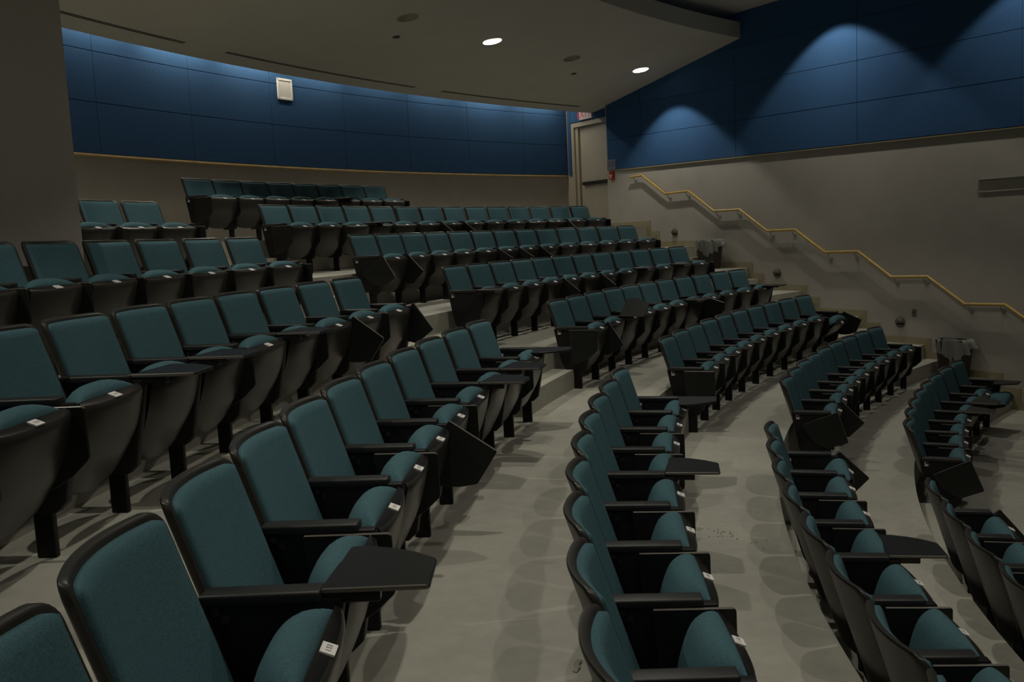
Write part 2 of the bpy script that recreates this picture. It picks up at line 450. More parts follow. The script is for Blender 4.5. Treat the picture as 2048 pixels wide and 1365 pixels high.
def dn_normal(th):                            # downward normal of the sloping ceiling
    s = 0.1668
    return Vector((-s*math.cos(th), -s*math.sin(th), -1)).normalized()
cut = bmesh.new()
lamps = []
for r, th, lit in ((20.05, -0.7590, 1), (20.05, -0.9573, 1), (20.05, -0.6604, 0), (20.05, -0.8618, 0), (20.05, -0.5610, 1), (20.05, -0.3630, 1), (20.05, -0.1640, 1)):
    p = pol(r, th, zc(r)+ZS)
    lamps.append((p, th, lit))
    disc(cut, p+Vector((0, 0, -0.1)), 0.140, (0, 0, 1), 0.36, n=40)
cme = mesh_from('cut', cut, M['ceil'])
co = link('cut', cme)
md = ceil.modifiers.new('holes', 'BOOLEAN'); md.operation = 'DIFFERENCE'; md.object = co; md.solver = 'EXACT'
dg = bpy.context.evaluated_depsgraph_get()
newme = bpy.data.meshes.new_from_object(ceil.evaluated_get(dg))
ceil.modifiers.clear(); ceil.data = newme
bpy.data.objects.remove(co)
LN = ['bright recessed ceiling light nearer the white wall speaker grille', 'bright recessed ceiling light nearest the blue side wall',
      'unlit recessed ceiling light at the top edge, farthest from the exit', 'unlit recessed ceiling light between the two bright ones']
def rev(bm, prof, n=40, mat=0):
    rows = [[Vector((r*math.cos(2*PI*i/n), r*math.sin(2*PI*i/n), z)) for i in range(n)] for r, z in prof]
    for f in [None]:
        vs = grid(bm, rows, mat, True)
    return vs
for i, (p, th, lit) in enumerate(lamps):
    if i >= 4 and False: continue
    o = bpy.data.objects.new('recessed_ceiling_light', None); C.objects.link(o); o.location = p
    tag(o, LN[i] if i < 4 else ('recessed ceiling light over the near seats, number %d out from the column' % (i-3)), 'ceiling light', 'recessed ceiling lights')
    # reflector follows the slope: rim points on the ceiling plane
    bm = bmesh.new()
    n = 40; rows = []
    for rad, dz in ((0.139, 0.0), (0.125, 0.05), (0.09, 0.13), (0.055, 0.16)):
        ring = []
        for k in range(n):
            a = 2*PI*k/n; x, y = rad*math.cos(a), rad*math.sin(a)
            sl = -(x*math.cos(th)+y*math.sin(th))*0.1668 if dz < 0.01 else -(x*math.cos(th)+y*math.sin(th))*0.08
            ring.append(Vector((x, y, dz+sl)))
        rows.append(ring)
    grid(bm, rows, 0, True)
    link('reflector', mesh_from('reflector', bm, M['reflector'] if lit else M['deadref'], True), o)
    bm = bmesh.new(); disc(bm, (0, 0, 0.150), 0.054, (0, 0, 1), 0.02, n=24)
    link('bulb', mesh_from('bulb', bm, M['bulb'] if lit else M['deadbulb']), o)
    bm = bmesh.new(); rows = []
    for rad, dz in ((0.138, 0.0), (0.138, -0.004), (0.154, -0.004), (0.154, 0.001)):
        rows.append([Vector((rad*math.cos(2*PI*k/n), rad*math.sin(2*PI*k/n), dz-rad*math.cos(2*PI*k/n-th)*0.1668)) for k in range(n)])
    grid(bm, rows, 0, True)
    link('trim_ring', mesh_from('trim_ring', bm, M['ceil'] if lit else M['deadref']), o)
# small dark ceiling discs and slot diffusers
for (r, th, lb) in ((20.592, -0.6829, 'small dark round ceiling disc below the unlit light at the top edge'), (20.597, -0.8979, 'small dark round ceiling disc between the unlit light and the exit sign')):
    bm = bmesh.new(); disc(bm, (0, 0, -0.012), 0.05, (0, 0, 1), 0.03, n=20)
    o = link('ceiling_sensor', mesh_from('ceiling_sensor', bm, M['deadbulb']), loc=pol(r, th, zc(r)+ZS)); tag(o, lb, 'sensor', 'ceiling discs')
for (ta, tb, lb) in ((-0.402, -0.5742, 'long dark ceiling air slot beside the column'), (-0.6069, -0.7869, 'long dark ceiling air slot above the white wall speaker grille'), (-0.8169, -0.9855, 'long dark ceiling air slot ending near the exit sign')):
    bm = bmesh.new()
    for dr in (-0.022, 0.012):
        ra, rb_ = 22.12+dr, 22.12+dr+0.016
        sector(bm, [(ra, zc(ra)+ZS-0.004), (rb_, zc(rb_)+ZS-0.004), (rb_, zc(rb_)+ZS+0.004), (ra, zc(ra)+ZS+0.004)], lambda r: tb, lambda r: ta, n=24)
    o = link('air_slot_diffuser', mesh_from('air_slot_diffuser', bm, M['dark'])); tag(o, lb, 'air vent', 'ceiling air slots')

# ------------------------------------------------------------------ chair prototypes (origin: floor below the back top, +x forward, +y occupant's left)
def xl(z): return (CH-z)*0.32
def half_w(z, W, zt_, zb, r):
    w = W/2
    if z > zt_-r: d = min(r, z-(zt_-r)); w = W/2-r+math.sqrt(max(0, r*r-d*d))
    if z < zb+r: d = min(r, (zb+r)-z); w = min(w, W/2-r+math.sqrt(max(0, r*r-d*d)))
    return w
SAG = 0.055
def zlist(zb, zt_, r):
    k = 6
    top = [zt_-r+r*math.sin(PI/2*i/k) for i in range(1, k+1)]
    bot = [zb+r-r*math.sin(PI/2*i/k) for i in range(k, 0, -1)]
    mid = [zb+r+(zt_-zb-2*r)*i/8 for i in range(9)]
    return bot+mid+top
def back_shell():
    bm = bmesh.new(); W, zt_, zb, r = 0.512, CH, 0.285, 0.05
    def surf(off, inset):
        rows = []
        for z in zlist(zb+inset, zt_-inset, r-inset*0.5):
            w = half_w(z, W-2*inset, zt_-inset, zb+inset, r-inset*0.5)
            rows.append([Vector((xl(z)-SAG*(1-(u*w/(W/2))**2)+off, u*w, z)) for u in [-1+2*i/14 for i in range(15)]])
        return rows
    layers = [surf(-0.012, 0.008), surf(-0.006, 0.0), surf(0.010, 0.0), surf(0.016, 0.008)]
    grids = [grid(bm, layers[0]), None, None, grid(bm, layers[3])]
    def border(rows):
        return rows[0][:] + [r_[-1] for r_ in rows[1:]] + rows[-1][-2::-1] + [r_[0] for r_ in rows[-2:0:-1]]
    bl = [border(grids[0])] + [[bm.verts.new(p) for p in border(l)] for l in layers[1:3]] + [border(grids[3])]
    for a, b in zip(bl, bl[1:]):
        for i in range(len(a)):
            try: bm.faces.new((a[i], a[(i+1) % len(a)], b[(i+1) % len(a)], b[i]))
            except ValueError: pass
    bmesh.ops.remove_doubles(bm, verts=bm.verts, dist=0.0004)
    return mesh_from('backrest', bm, M['shell'], True, 60)
def back_pad():
    bm = bmesh.new(); W, zt_, zb, r = 0.474, CH-0.019, 0.31, 0.034
    rows = []
    us = [-1, -0.985, -0.95, -0.88, -0.7, -0.45, -0.2, 0, 0.2, 0.45, 0.7, 0.88, 0.95, 0.985, 1]
    zz = zlist(zb, zt_, r)
    for z in zz:
        w = half_w(z, W, zt_, zb, r); row = []
        for u in us:
            y = u*w
            e = min(W/2-abs(y), zt_-z, z-zb); e = max(0, min(1, e/0.035)); h_ = 0.012+0.026*math.sqrt(1-(1-e)**2)
            row.append(Vector((xl(z)-SAG*(1-(y/0.256)**2)+0.004+h_, y, z)))
        rows.append(row)
    g1 = grid(bm, rows)
    rows2 = [[Vector((p.x-0.02, p.y, p.z)) for p in rw] for rw in rows]
    def border(rw): return rw[0][:] + [r_[-1] for r_ in rw[1:]] + rw[-1][-2::-1] + [r_[0] for r_ in rw[-2:0:-1]]
    a = border(g1); b = [bm.verts.new(p) for p in border(rows2)]
    for i in range(len(a)):
        try: bm.faces.new((a[i], a[(i+1) % len(a)], b[(i+1) % len(a)], b[i]))
        except ValueError: pass
    bmesh.ops.remove_doubles(bm, verts=bm.verts, dist=0.0004)
    return mesh_from('upholstery', bm, M['fabric'], True, 70)
PV = Vector((0.363, 0, 0.347))                # seat hinge
SWID = 0.468
def seat_shell():
    bm = bmesh.new()
    A, B = Vector((0.322, 0.195)), Vector((0.462, 0.553))
    d = (B-A); L = d.length; d.normalize(); nrm = Vector((d.y, -d.x))       # outward: forward / down
    def w_of(s):
        base = 0.165+(SWID/2-0.165)*min(1, s/0.55)**0.6
        if s < 0.12: base *= 0.72+0.28*math.sqrt(max(0, 1-(1-s/0.12)**2))
        return base
    ss = [0, 0.015, 0.04, 0.08, 0.14, 0.25, 0.4, 0.55, 0.7, 0.82, 0.9, 0.96, 0.985, 1.0]
    us = [-1+2*i/12 for i in range(13)]
    outer, inner = [], []
    for s in ss:
        w = w_of(s); ro, ri = [], []
        for u in us:
            bow = 0.022*math.sin(PI*min(1, max(0, s)))
            edge = 0.022*abs(u)**3
            tip = 0.012*max(0, (s-0.96)/0.04)**2
            q = A+d*(L*s)+nrm*(bow-edge-tip+0.006)
            ro.append(Vector((q.x, u*w, q.y)))
            th = 0.022+0.020*max(0, (s-0.75)/0.25)
            qi = A+d*(L*(s*0.985+0.008)+0.006*max(0, (s-0.8)/0.2))+nrm*(bow*0.7-th)
            ri.append(Vector((qi.x, u*w*0.985, qi.y)))
        outer.append(ro); inner.append(ri)
    go, gi = grid(bm, outer), grid(bm, inner)
    def border(rw): return rw[0][:] + [r_[-1] for r_ in rw[1:]] + rw[-1][-2::-1] + [r_[0] for r_ in rw[-2:0:-1]]
    a, b = border(go), border(gi)
    nlip = 0
    for i in range(len(a)):
        f = bm.faces.new((a[i], a[(i+1) % len(a)], b[(i+1) % len(a)], b[i])); f.material_index = 1
    bmesh.ops.remove_doubles(bm, verts=bm.verts, dist=0.0004)
    bmesh.ops.translate(bm, verts=bm.verts, vec=-PV)
    return mesh_from('seat', bm, [M['under'], M['black']], True, 45)
def seat_cushion():
    bm = bmesh.new()
    base = [(0.424, 0.560), (0.417, 0.552), (0.407, 0.53), (0.388, 0.48), (0.366, 0.42), (0.346, 0.36), (0.325, 0.30), (0.310, 0.25), (0.305, 0.232)]
    prof = [(0.424, 0.562), (0.419, 0.588), (0.394, 0.608), (0.358, 0.613), (0.318, 0.585), (0.286, 0.51), (0.264, 0.41), (0.262, 0.29), (0.285, 0.235)]
    # resample both
    def resample(p, n):
        out = []
        m = len(p)-1
        for i in range(n+1):
            f = i/n*m; k = min(int(f), m-1); t = f-k
            p0, p1, p2, p3 = p[max(0, k-1)], p[k], p[k+1], p[min(m, k+2)]
            out.append(tuple(0.5*((2*p1[c])+(-p0[c]+p2[c])*t+(2*p0[c]-5*p1[c]+4*p2[c]-p3[c])*t*t+(-p0[c]+3*p1[c]-3*p2[c]+p3[c])*t**3) for c in (0, 1)))
        return out
    N = 22; bs, ps = resample(base, N), resample(prof, N)
    us = [math.sin(PI/2*(-1+2*i/20)) for i in range(21)]
    rows = []
    for i in range(N+1):
        row = []
        s = i/N
        wid = (SWID/2-0.004)*(1-0.16*s**2)
        for u in us:
            g_ = max(0.0, 1-abs(u)**3.0)**0.5
            row.append(Vector((bs[i][0]+(ps[i][0]-bs[i][0])*g_, u*wid, bs[i][1]+(ps[i][1]-bs[i][1])*g_)))
        rows.append(row)
    grid(bm, rows)
    grid(bm, [[Vector((b_[0], -(SWID/2-0.004)*(1-0.16*(i/N)**2), b_[1])), Vector((b_[0], (SWID/2-0.004)*(1-0.16*(i/N)**2), b_[1]))] for i, b_ in enumerate(bs)])
    bmesh.ops.remove_doubles(bm, verts=bm.verts, dist=0.0003)
    bmesh.ops.translate(bm, verts=bm.verts, vec=-PV)
    return mesh_from('cushion', bm, M['fabric'], True, 80)
def number_plate(txt):
    bm = bmesh.new()
    # lies on the lip, facing up and forward
    c = Vector((0.4475, 0, 0.5640))-PV
    xa = Vector((0, 1, 0)); ya = Vector((-0.040, 0, 0.016)).normalized()
    m = frame_mtx(c, xa, ya)
    tmp = bmesh.new(); box(tmp, -0.026, 0.026, -0.018, 0.018, -0.004, 0.001)
    merge(bm, tmp, 0, m)
    write(bm, txt, 0.019, 0.0115, m @ Matrix.Translation((0, 0, 0.0016)), 1)
    return mesh_from('number_plate', bm, [M['white'], M['ink']])
def side_panel():
    bm = bmesh.new()
    pts = [(0.066, 0.566), (0.440, 0.566), (0.446, 0.545), (0.385, 0.205), (0.345, 0.168), (0.175, 0.168), (0.128, 0.27)]
    prism_xz(bm, pts, -0.022, 0.022, 0, 0.006, 2)
    for (x, z) in ((0.125, 0.545), (0.150, 0.525)):
        for s in (-1, 1): disc(bm, (x, s*0.021, z), 0.011, (0, s, 0), 0.007, n=12, mat=1)
    return mesh_from('side_panel', bm, [M['panelblk'], M['arm']], True, 35)
def armrest():
    bm = bmesh.new()
    box(bm, 0.085, 0.392, -0.034, 0.034, 0.560, 0.590, 0, 0.008, 3)
    return mesh_from('armrest', bm, M['arm'], True, 40)
def leg():
    bm = bmesh.new()
    box(bm, 0.250, 0.325, -0.014, 0.014, 0.0, 0.19, 0, 0.004, 1)
    return mesh_from('leg', bm, M['panelblk'])
TAB = [(0.004, 0.0), (0.268, 0.0), (0.277, 0.009), (0.279, 0.185), (0.274, 0.197), (0.215, 0.252), (0.155, 0.290), (0.09, 0.314), (0.032, 0.320), (0.022, 0.312), (0.0, 0.012)]
def tablet(mir, bracket):
    bm = bmesh.new(); s = -1 if mir else 1
    pts = [(x, y*s) for x, y in TAB]
    prism_xy(bm, pts, -0.007, 0.007, 0, 0.0025, 1)
    bm.normal_update()
    for f in bm.faces:
        if abs(f.normal.y) > 0.6 and abs(f.normal.z) < 0.8 and abs(f.calc_center_median().y) < 0.02: f.material_index = 2  # only the straight edge carries the painted highlight
    if bracket:
        y0, y1 = sorted((0.005*s, 0.04*s))
        box(bm, -0.02, 0.15, y0, y1, -0.035, -0.007, 1, 0.003, 1)
    return mesh_from('tablet_arm', bm, [M['tablet'], M['black'], M['edge']])
def letter_plate(ch):
    bm = bmesh.new()
    m = frame_mtx(Vector((0.122, -0.0235, 0.535)), (1, 0, 0), (0, 0, 1))
    tmp = bmesh.new(); box(tmp, -0.0135, 0.0135, -0.019, 0.019, -0.003, 0.0008); merge(bm, tmp, 0, m)
    write(bm, ch, 0.036, 0.02, m @ Matrix.Translation((0, 0, 0.0013)), 1)
    return mesh_from('row_letter_plate', bm, [M['white'], M['ink']])
def cap():
    bm = bmesh.new(); disc(bm, (0.108, -0.022, 0.535), 0.014, (0, -1, 0), 0.008, n=12)
    return mesh_from('hinge_cap', bm, M['white'])
ME = dict(back=back_shell(), pad=back_pad(), seat=seat_shell(), cush=seat_cushion(), panel=side_panel(), arm=armrest(), leg=leg(), cap=cap(),
          tabR=tablet(0, 0), tabRo=tablet(0, 1), tabL=tablet(1, 0), tabLo=tablet(1, 1))

ORD = ['first', 'second', 'third', 'fourth', 'fifth', 'sixth', 'seventh', 'eighth', 'ninth', 'tenth', 'eleventh', 'twelfth', 'thirteenth', 'fourteenth']
def tab_matrix(state, ys, mir):
    o = -1 if not mir else 1                  # outer side of the panel
    w = 1 if not mir else -1
    if state == 'open': org, u, wd = (0.388, ys+0.015*o, 0.583), Vector((1, 0, 0)), Vector((0, 1, 0))
    elif state == 'tilt':
        a = math.radians(32); org, u, wd = (0.388, ys+0.015*o, 0.583), Vector((1, 0, 0)), Vector((0, math.cos(a), math.sin(a)))
    elif state == 'stored': org, u, wd = (0.22, ys+0.036*o, 0.560), Vector((1, 0, 0)), Vector((0, 0, -1))*w
    else:
        a = math.radians(float(state[5:])); org, u, wd = (0.455, ys+0.036*o, 0.590), Vector((math.cos(a), 0, -math.sin(a))), Vector((-math.sin(a), 0, -math.cos(a)))*w
    return frame_mtx(org, u, wd)
def state_word(s): return 'desk half swung' if s.startswith('swing') else {'open': 'desk open', 'tilt': 'desk tilted up'}.get(s, '')
def add_standard(root, ys, mir, state, p, end_letter=None):
    sp = link('side_panel', ME['panel'], root, (0, ys, 0))
    link('leg', ME['leg'], root, (0, ys, 0))
    link('armrest', ME['arm'], root, (0, ys, 0))
    if end_letter: link('row_letter_plate', letter_plate(end_letter), sp)
    if mir: link('hinge_cap', ME['cap'], sp)
    if state != 'none':
        op = state in ('open', 'tilt')
        t = link('tablet_arm', ME[('tabL' if mir else 'tabR')+('o' if op else '')], root)
        t.matrix_basis = tab_matrix(state, ys, mir)
    return sp
def chair(row, block, i, n, thc, p, number, state, end_state, seat_rot, rown, blockname):
    root = bpy.data.objects.new('auditorium_chair', None); C.objects.link(root)
    root.location = pol(R[row], thc, FL[row]); root.rotation_euler = (0, 0, thc+PI)
    root.empty_display_size = 0.1
    b = link('backrest', ME['back'], root); link('upholstery', ME['pad'], b)
    s = link('seat', ME['seat'], root, PV+Vector((0.006, 0, -0.013))); s.rotation_euler = (0, math.radians(seat_rot), 0)
    link('cushion', ME['cush'], s); link('number_plate', number_plate(number), s)
    first = block == 'R' and i == 0
    add_standard(root, -p/2, False, state, p, row if first else None)
    last = (block == 'R' and i == n-1) or (block == 'L' and i == 0)
    extra = state_word(state)
    if last:
        add_standard(root, p/2, True, end_state, p)
        if not extra: extra = state_word(end_state)
    if seat_rot > 50: extra = 'seat down'
    elif seat_rot > 20: extra = 'seat half down'
    lab = 'teal folding chair %s from centre aisle, %s row up, %s seating block%s' % (ORD[i], ORD[rown], blockname, (', '+extra) if extra else '')
    tag(root, lab, 'chair', 'chairs in the %s row up of the %s block' % (ORD[rown], blockname))
    return root
TABR = {'K': {5: 'open'}, 'J': {3: 'open', 6: 'swing36', 7: 'swing36', 12: 'swing42'}, 'H': {0: 'swing59', 1: 'swing46', 5: 'swing31', 6: 'swing32', 7: 'swing36'},
        'G': {0: 'open', 4: 'swing38', 6: 'swing38', 8: 'open', 10: 'open'}, 'F': {1: 'swing57', 2: 'tilt', 6: 'open', 7: 'swing17'}, 'E': {}, 'D': {0: 'swing72', 1: 'swing45'},
        'C': {0: 'swing68', 4: 'open', 5: 'open', 7: 'none'}}
ENDR = {'K': 'stored', 'J': 'stored', 'H': 'stored', 'G': 'stored', 'F': 'open', 'E': 'swing24', 'D': 'stored', 'C': 'open'}
TABL = {'J': {}, 'H': {}, 'G': {1: 'swing36', 3: 'open', 5: 'open', 6: 'open'}, 'F': {1: 'open', 2: 'open', 4: 'swing34', 6: 'none', 8: 'open'},
        'E': {0: 'none', 3: 'open'}, 'D': {0: 'none', 3: 'open'}, 'C': {}}
ENDL = {'J': 'stored', 'H': 'stored', 'G': 'swing54', 'F': 'open', 'E': 'open', 'D': 'swing44', 'C': 'swing50'}
SEATR = {('E', 9): 33, ('C', 7): 62}
SEATL = {('D', 0): 14}
FIRST = {'C': 59, 'D': 75, 'E': 93, 'F': 113, 'G': 135, 'H': 159, 'J': 185, 'K': 213}
COR = {'RK': [-.022, -.02, -.007, -.002, .011, .033, .013, .042], 'RJ': [-.046, -.008, .013, .021, .025, .019, .006, .015, .006, -.006, -.006, -.004, -.015, -.015],
       'RH': [-.055, -.02, -.008, .029, .033, .029, .033, .018, .018, .02, -.006, -.025, -.025], 'RG': [.009, -.031, -.026, -.015, .015, .029, .027, .033, .009, -.004, -.005, -.018],
       'RF': [-.038, -.014, -.014, 0, .021, .051, .051, .029, .007, -.019, -.05], 'RE': [-.029, -.006, .011, .039, .031, .013, 0, -.005, .003, -.048],
       'RD': [.008, -.045, -.041, .011, .002, .012, .014, -.027, .02], 'RC': [-.022, -.042, -.025, .028, .031, .034, .015, -.018],
       'LH': [-.059, -.018, .004, -.006, -.008, .033, .02], 'LG': [-.055, -.011, .031, .027, .007, -.007, -.022, .007, .007, .007], 'LF': [-.043, -.027, -.009, .041, .03, .02, .019, -.027, -.017, .022, -.002]}
def corr(key, i):
    c = COR.get(key)
    if not c: return 0
    a = [c[max(0, min(len(c)-1, i+k))] for k in (-1, 0, 1)]
    return 0.75*sum(a)/3
for ri, row in enumerate(ROWS):
    n = NR[row]
    for i in range(n):
        th = TR[row]-(i+0.5)*PR[row]/R[row]+corr('R'+row, i)/R[row]
        chair(row, 'R', i, n, th, PR[row]*0.978, '%d' % (FIRST[row]+n-1-i), TABR[row].get(i, 'stored'), ENDR[row], SEATR.get((row, i), 0), ri, 'far')
    if row in NL:
        n = NL[row]
        for i in range(n):
            th = TL[row]+(i+0.5)*PL[row]/R[row]+corr('L'+row, i)/R[row]
            chair(row, 'L', i, n, th, PL[row]*0.978, '%d' % (FIRST[row]+NR[row]+i), TABL[row].get(i, 'stored'), ENDL[row], SEATL.get((row, i), 0), ri, 'near')

# ------------------------------------------------------------------ handrail
o = bpy.data.objects.new('handrail', None); C.objects.link(o); o.location = wall_pt(17, 0.075, 0.2+ZS)
tag(o, 'golden stepped wooden handrail on the side wall above the stairs', 'handrail')
rail = [(21.00, 1.078), (20.648, 1.088), (20.008, 0.691), (19.381, 0.697), (18.755, 0.305), (18.148, 0.302), (17.541, -0.085), (16.962, -0.081), (16.376, -0.458), (15.772, -0.450),
        (15.203, -0.833), (14.627, -0.820), (14.072, -1.192), (13.512, -1.180), (12.93, -1.56), (12.38, -1.555)]
bm = bmesh.new(); tube(bm, [wall_pt(t, 0.075, z+ZS)-o.location for t, z in rail], 0.021, n=14)
link('rail', mesh_from('rail', bm, M['brass'], True, 50), o)
fl_pts = [(20.90, 1.083)]
for k in range(2, len(rail), 2):
    (ta, za), (tb, zb_) = rail[k], rail[k+1]
    fl_pts += [(ta-0.06, za), (tb+0.06, zb_)]
for t, z in fl_pts:
    bm = bmesh.new()
    pts = [wall_pt(t, 0.075, z+ZS-0.018), wall_pt(t, 0.072, z+ZS-0.06), wall_pt(t, 0.045, z+ZS-0.085), wall_pt(t, 0.01, z+ZS-0.09)]
    tube(bm, [p-o.location for p in pts], 0.008, n=8)
    disc(bm, wall_pt(t, 0.0, z+ZS-0.09)-o.location, 0.033, wall_pt(0, 1, 0)-wall_pt(0, 0, 0), 0.012, n=16)
    link('wall_bracket', mesh_from('wall_bracket', bm, M['metal'], True, 40), o)

# ------------------------------------------------------------------ wall fittings
wn = (wall_pt(0, 1, 0)-wall_pt(0, 0, 0)).normalized()      # into the room
wt = (wall_pt(1, 0, 0)-wall_pt(0, 0, 0)).normalized()      # towards the back
def wall_frame(t, off_, z):
    """x to the reader's right (facing the wall), y up, z into the room"""
    return frame_mtx(wall_pt(t, off_, z+ZS), -wt, (0, 0, 1))
for t, z, lb in ((19.848, -0.049, 'round hooded stair light on side wall, topmost of three'), (17.399, -0.796, 'round hooded stair light on side wall, middle of three'), (15.104, -1.501, 'round hooded stair light on side wall beside the outlet plate')):
    o = bpy.data.objects.new('stair_light', None); C.objects.link(o); o.matrix_world = wall_frame(t, 0, z)
    tag(o, lb, 'wall light', 'stair lights on the side wall')
    bm = bmesh.new(); disc(bm, (0, 0, 0), 0.082, (0, 0, 1), 0.008, n=32)
    link('back_plate', mesh_from('back_plate', bm, M['steel'], True, 40), o)
    bm = bmesh.new()                          # half-dome hood over the upper half
    rows = []
    for a in range(0, 9):
        e = PI/2*a/8
        rows.append([Vector((0.078*math.cos(e)*math.cos(PI*k/20), 0.078*math.cos(e)*math.sin(PI*k/20)-0.004, 0.008+0.062*math.sin(e))) for k in range(21)])
    grid(bm, rows)
    bmesh.ops.solidify(bm, geom=bm.faces[:], thickness=0.003)
    link('hood', mesh_from('hood', bm, M['steel'], True, 50), o)
    bm = bmesh.new(); box(bm, -0.055, 0.055, -0.035, -0.006, 0.008, 0.011)
    link('lens', mesh_from('lens', bm, M['dark']), o)
o = bpy.data.objects.new('outlet_plate', None); C.objects.link(o); o.matrix_world = wall_frame(14.88, 0, -1.355)
tag(o, 'small dark rectangular outlet plate on side wall beside the stair light', 'outlet')
bm = bmesh.new(); box(bm, -0.036, 0.036, -0.057, 0.057, 0, 0.006, 0, 0.002, 1); link('cover', mesh_from('cover', bm, M['plate']), o)
bm = bmesh.new(); disc(bm, (0, 0.004, 0.006), 0.012, (0, 0, 1), 0.004, n=14); link('socket', mesh_from('socket', bm, M['dark']), o)
# return air grille
o = bpy.data.objects.new('wall_vent', None); C.objects.link(o); o.matrix_world = wall_frame(13.0, 0, 0.40)
tag(o, 'long grey louvred vent grille on side wall at the right edge', 'vent')
HW, HH = 0.935, 0.092
bm = bmesh.new(); box(bm, -HW, HW, -HH, HH, 0.0, 0.004); link('backing', mesh_from('backing', bm, M['dark']), o)
bm = bmesh.new()
for x0, x1, y0, y1 in ((-HW, HW, HH-0.018, HH), (-HW, HW, -HH, -HH+0.018), (-HW, -HW+0.018, -HH, HH), (HW-0.018, HW, -HH, HH)): box(bm, x0, x1, y0, y1, 0.002, 0.016, 0, 0.002, 1)
link('vent_frame', mesh_from('vent_frame', bm, M['grille']), o)
bm = bmesh.new()
for k in range(12):
    y = -HH+0.024+k*(2*HH-0.048)/11
    tmp = bmesh.new(); box(tmp, -HW+0.016, HW-0.016, -0.0012, 0.0012, -0.006, 0.006)
    merge(bm, tmp, 0, Matrix.Translation((0, y, 0.009)) @ Matrix.Rotation(math.radians(35), 4, 'X'))
link('louvre_slats', mesh_from('louvre_slats', bm, M['grille']), o)
# white perforated speaker grille on the back wall
sth = -0.7137
o = bpy.data.objects.new('wall_speaker', None); C.objects.link(o)
tdir = Vector((-math.sin(sth), math.cos(sth), 0))
o.matrix_world = frame_mtx(pol(RB-0.034, sth, 2.505+ZS), -tdir, (0, 0, 1))
tag(o, 'white perforated speaker grille high on the blue back wall', 'speaker')
bm = bmesh.new()
W2, H2 = 0.160, 0.165
for x0, x1, y0, y1 in ((-W2, W2, H2-0.035, H2), (-W2, W2, -H2, -H2+0.035), (-W2, -W2+0.035, -H2, H2), (W2-0.035, W2, -H2, H2)): box(bm, x0, x1, y0, y1, 0.0, 0.02, 0, 0.003, 1)
link('frame', mesh_from('frame', bm, M['white']), o)
bm = bmesh.new(); box(bm, -W2+0.03, W2-0.03, -H2+0.03, H2-0.03, 0.0, 0.006); link('backing', mesh_from('backing', bm, M['dark']), o)
bm = bmesh.new()
nx, ny = 13, 13
for k in range(nx+1):
    x = -W2+0.035+(2*W2-0.07)*k/nx; box(bm, x-0.006, x+0.006, -H2+0.033, H2-0.033, 0.010, 0.014)
for k in range(ny+1):
    y = -H2+0.035+(2*H2-0.07)*k/ny; box(bm, -W2+0.033, W2-0.033, y-0.006, y+0.006, 0.0102, 0.0142)
link('perforated_grille', mesh_from('perforated_grille', bm, M['white']), o)
# exit sign
o = bpy.data.objects.new('exit_sign', None); C.objects.link(o); o.matrix_world = wall_frame(22.50, off+0.03, 2.515)
tag(o, 'white exit sign with red letters above the door', 'sign')
bm = bmesh.new(); box(bm, -0.215, 0.215, -0.112, 0.112, 0, 0.05, 0, 0.004, 1); link('housing', mesh_from('housing', bm, M['exitface']), o)
bm = bmesh.new(); m = frame_mtx((0, 0, 0.0508), (1, 0, 0), (0, 1, 0)) @ Matrix.Scale(0.62, 4, (1, 0, 0))
write(bm, 'EXIT', 0.215, 0.118, frame_mtx((-0.045, 0, 0.0508), (1, 0, 0), (0, 1, 0)), 0)
link('lettering', mesh_from('lettering', bm, M['exitred']), o)
# room sign
o = bpy.data.objects.new('room_sign', None); C.objects.link(o); o.matrix_world = wall_frame(21.608, 0.04, 1.375)
tag(o, 'blue grey two-tile room sign on the blue panel beside the door', 'sign')
bm = bmesh.new()
box(bm, -0.135, -0.003, -0.105, 0.105, 0, 0.008, 0, 0.002, 1); box(bm, 0.003, 0.135, -0.105, 0.105, 0, 0.008, 0, 0.002, 1)
link('sign_tiles', mesh_from('sign_tiles', bm, M['signblue']), o)
bm = bmesh.new()
write(bm, '2', 0.13, 0.1, frame_mtx((-0.068, 0.01, 0.0088), (1, 0, 0), (0, 1, 0)), 0)
write(bm, 'D', 0.13, 0.1, frame_mtx((0.068, 0.01, 0.0088), (1, 0, 0), (0, 1, 0)), 0)
link('sign_lettering', mesh_from('sign_lettering', bm, M['ink']), o)
# fire alarm pull
o = bpy.data.objects.new('fire_alarm', None); C.objects.link(o); o.matrix_world = wall_frame(21.63, 0, 1.155)
tag(o, 'small red fire alarm pull box below the room sign', 'fire alarm')
bm = bmesh.new(); box(bm, -0.06, 0.06, -0.08, 0.08, 0, 0.045, 0, 0.006, 2); link('case', mesh_from('case', bm, M['red']), o)
bm = bmesh.new(); box(bm, -0.045, 0.045, 0.005, 0.02, 0.045, 0.058); box(bm, -0.012, 0.012, -0.05, 0.005, 0.045, 0.055); link('pull_handle', mesh_from('pull_handle', bm, M['white']), o)

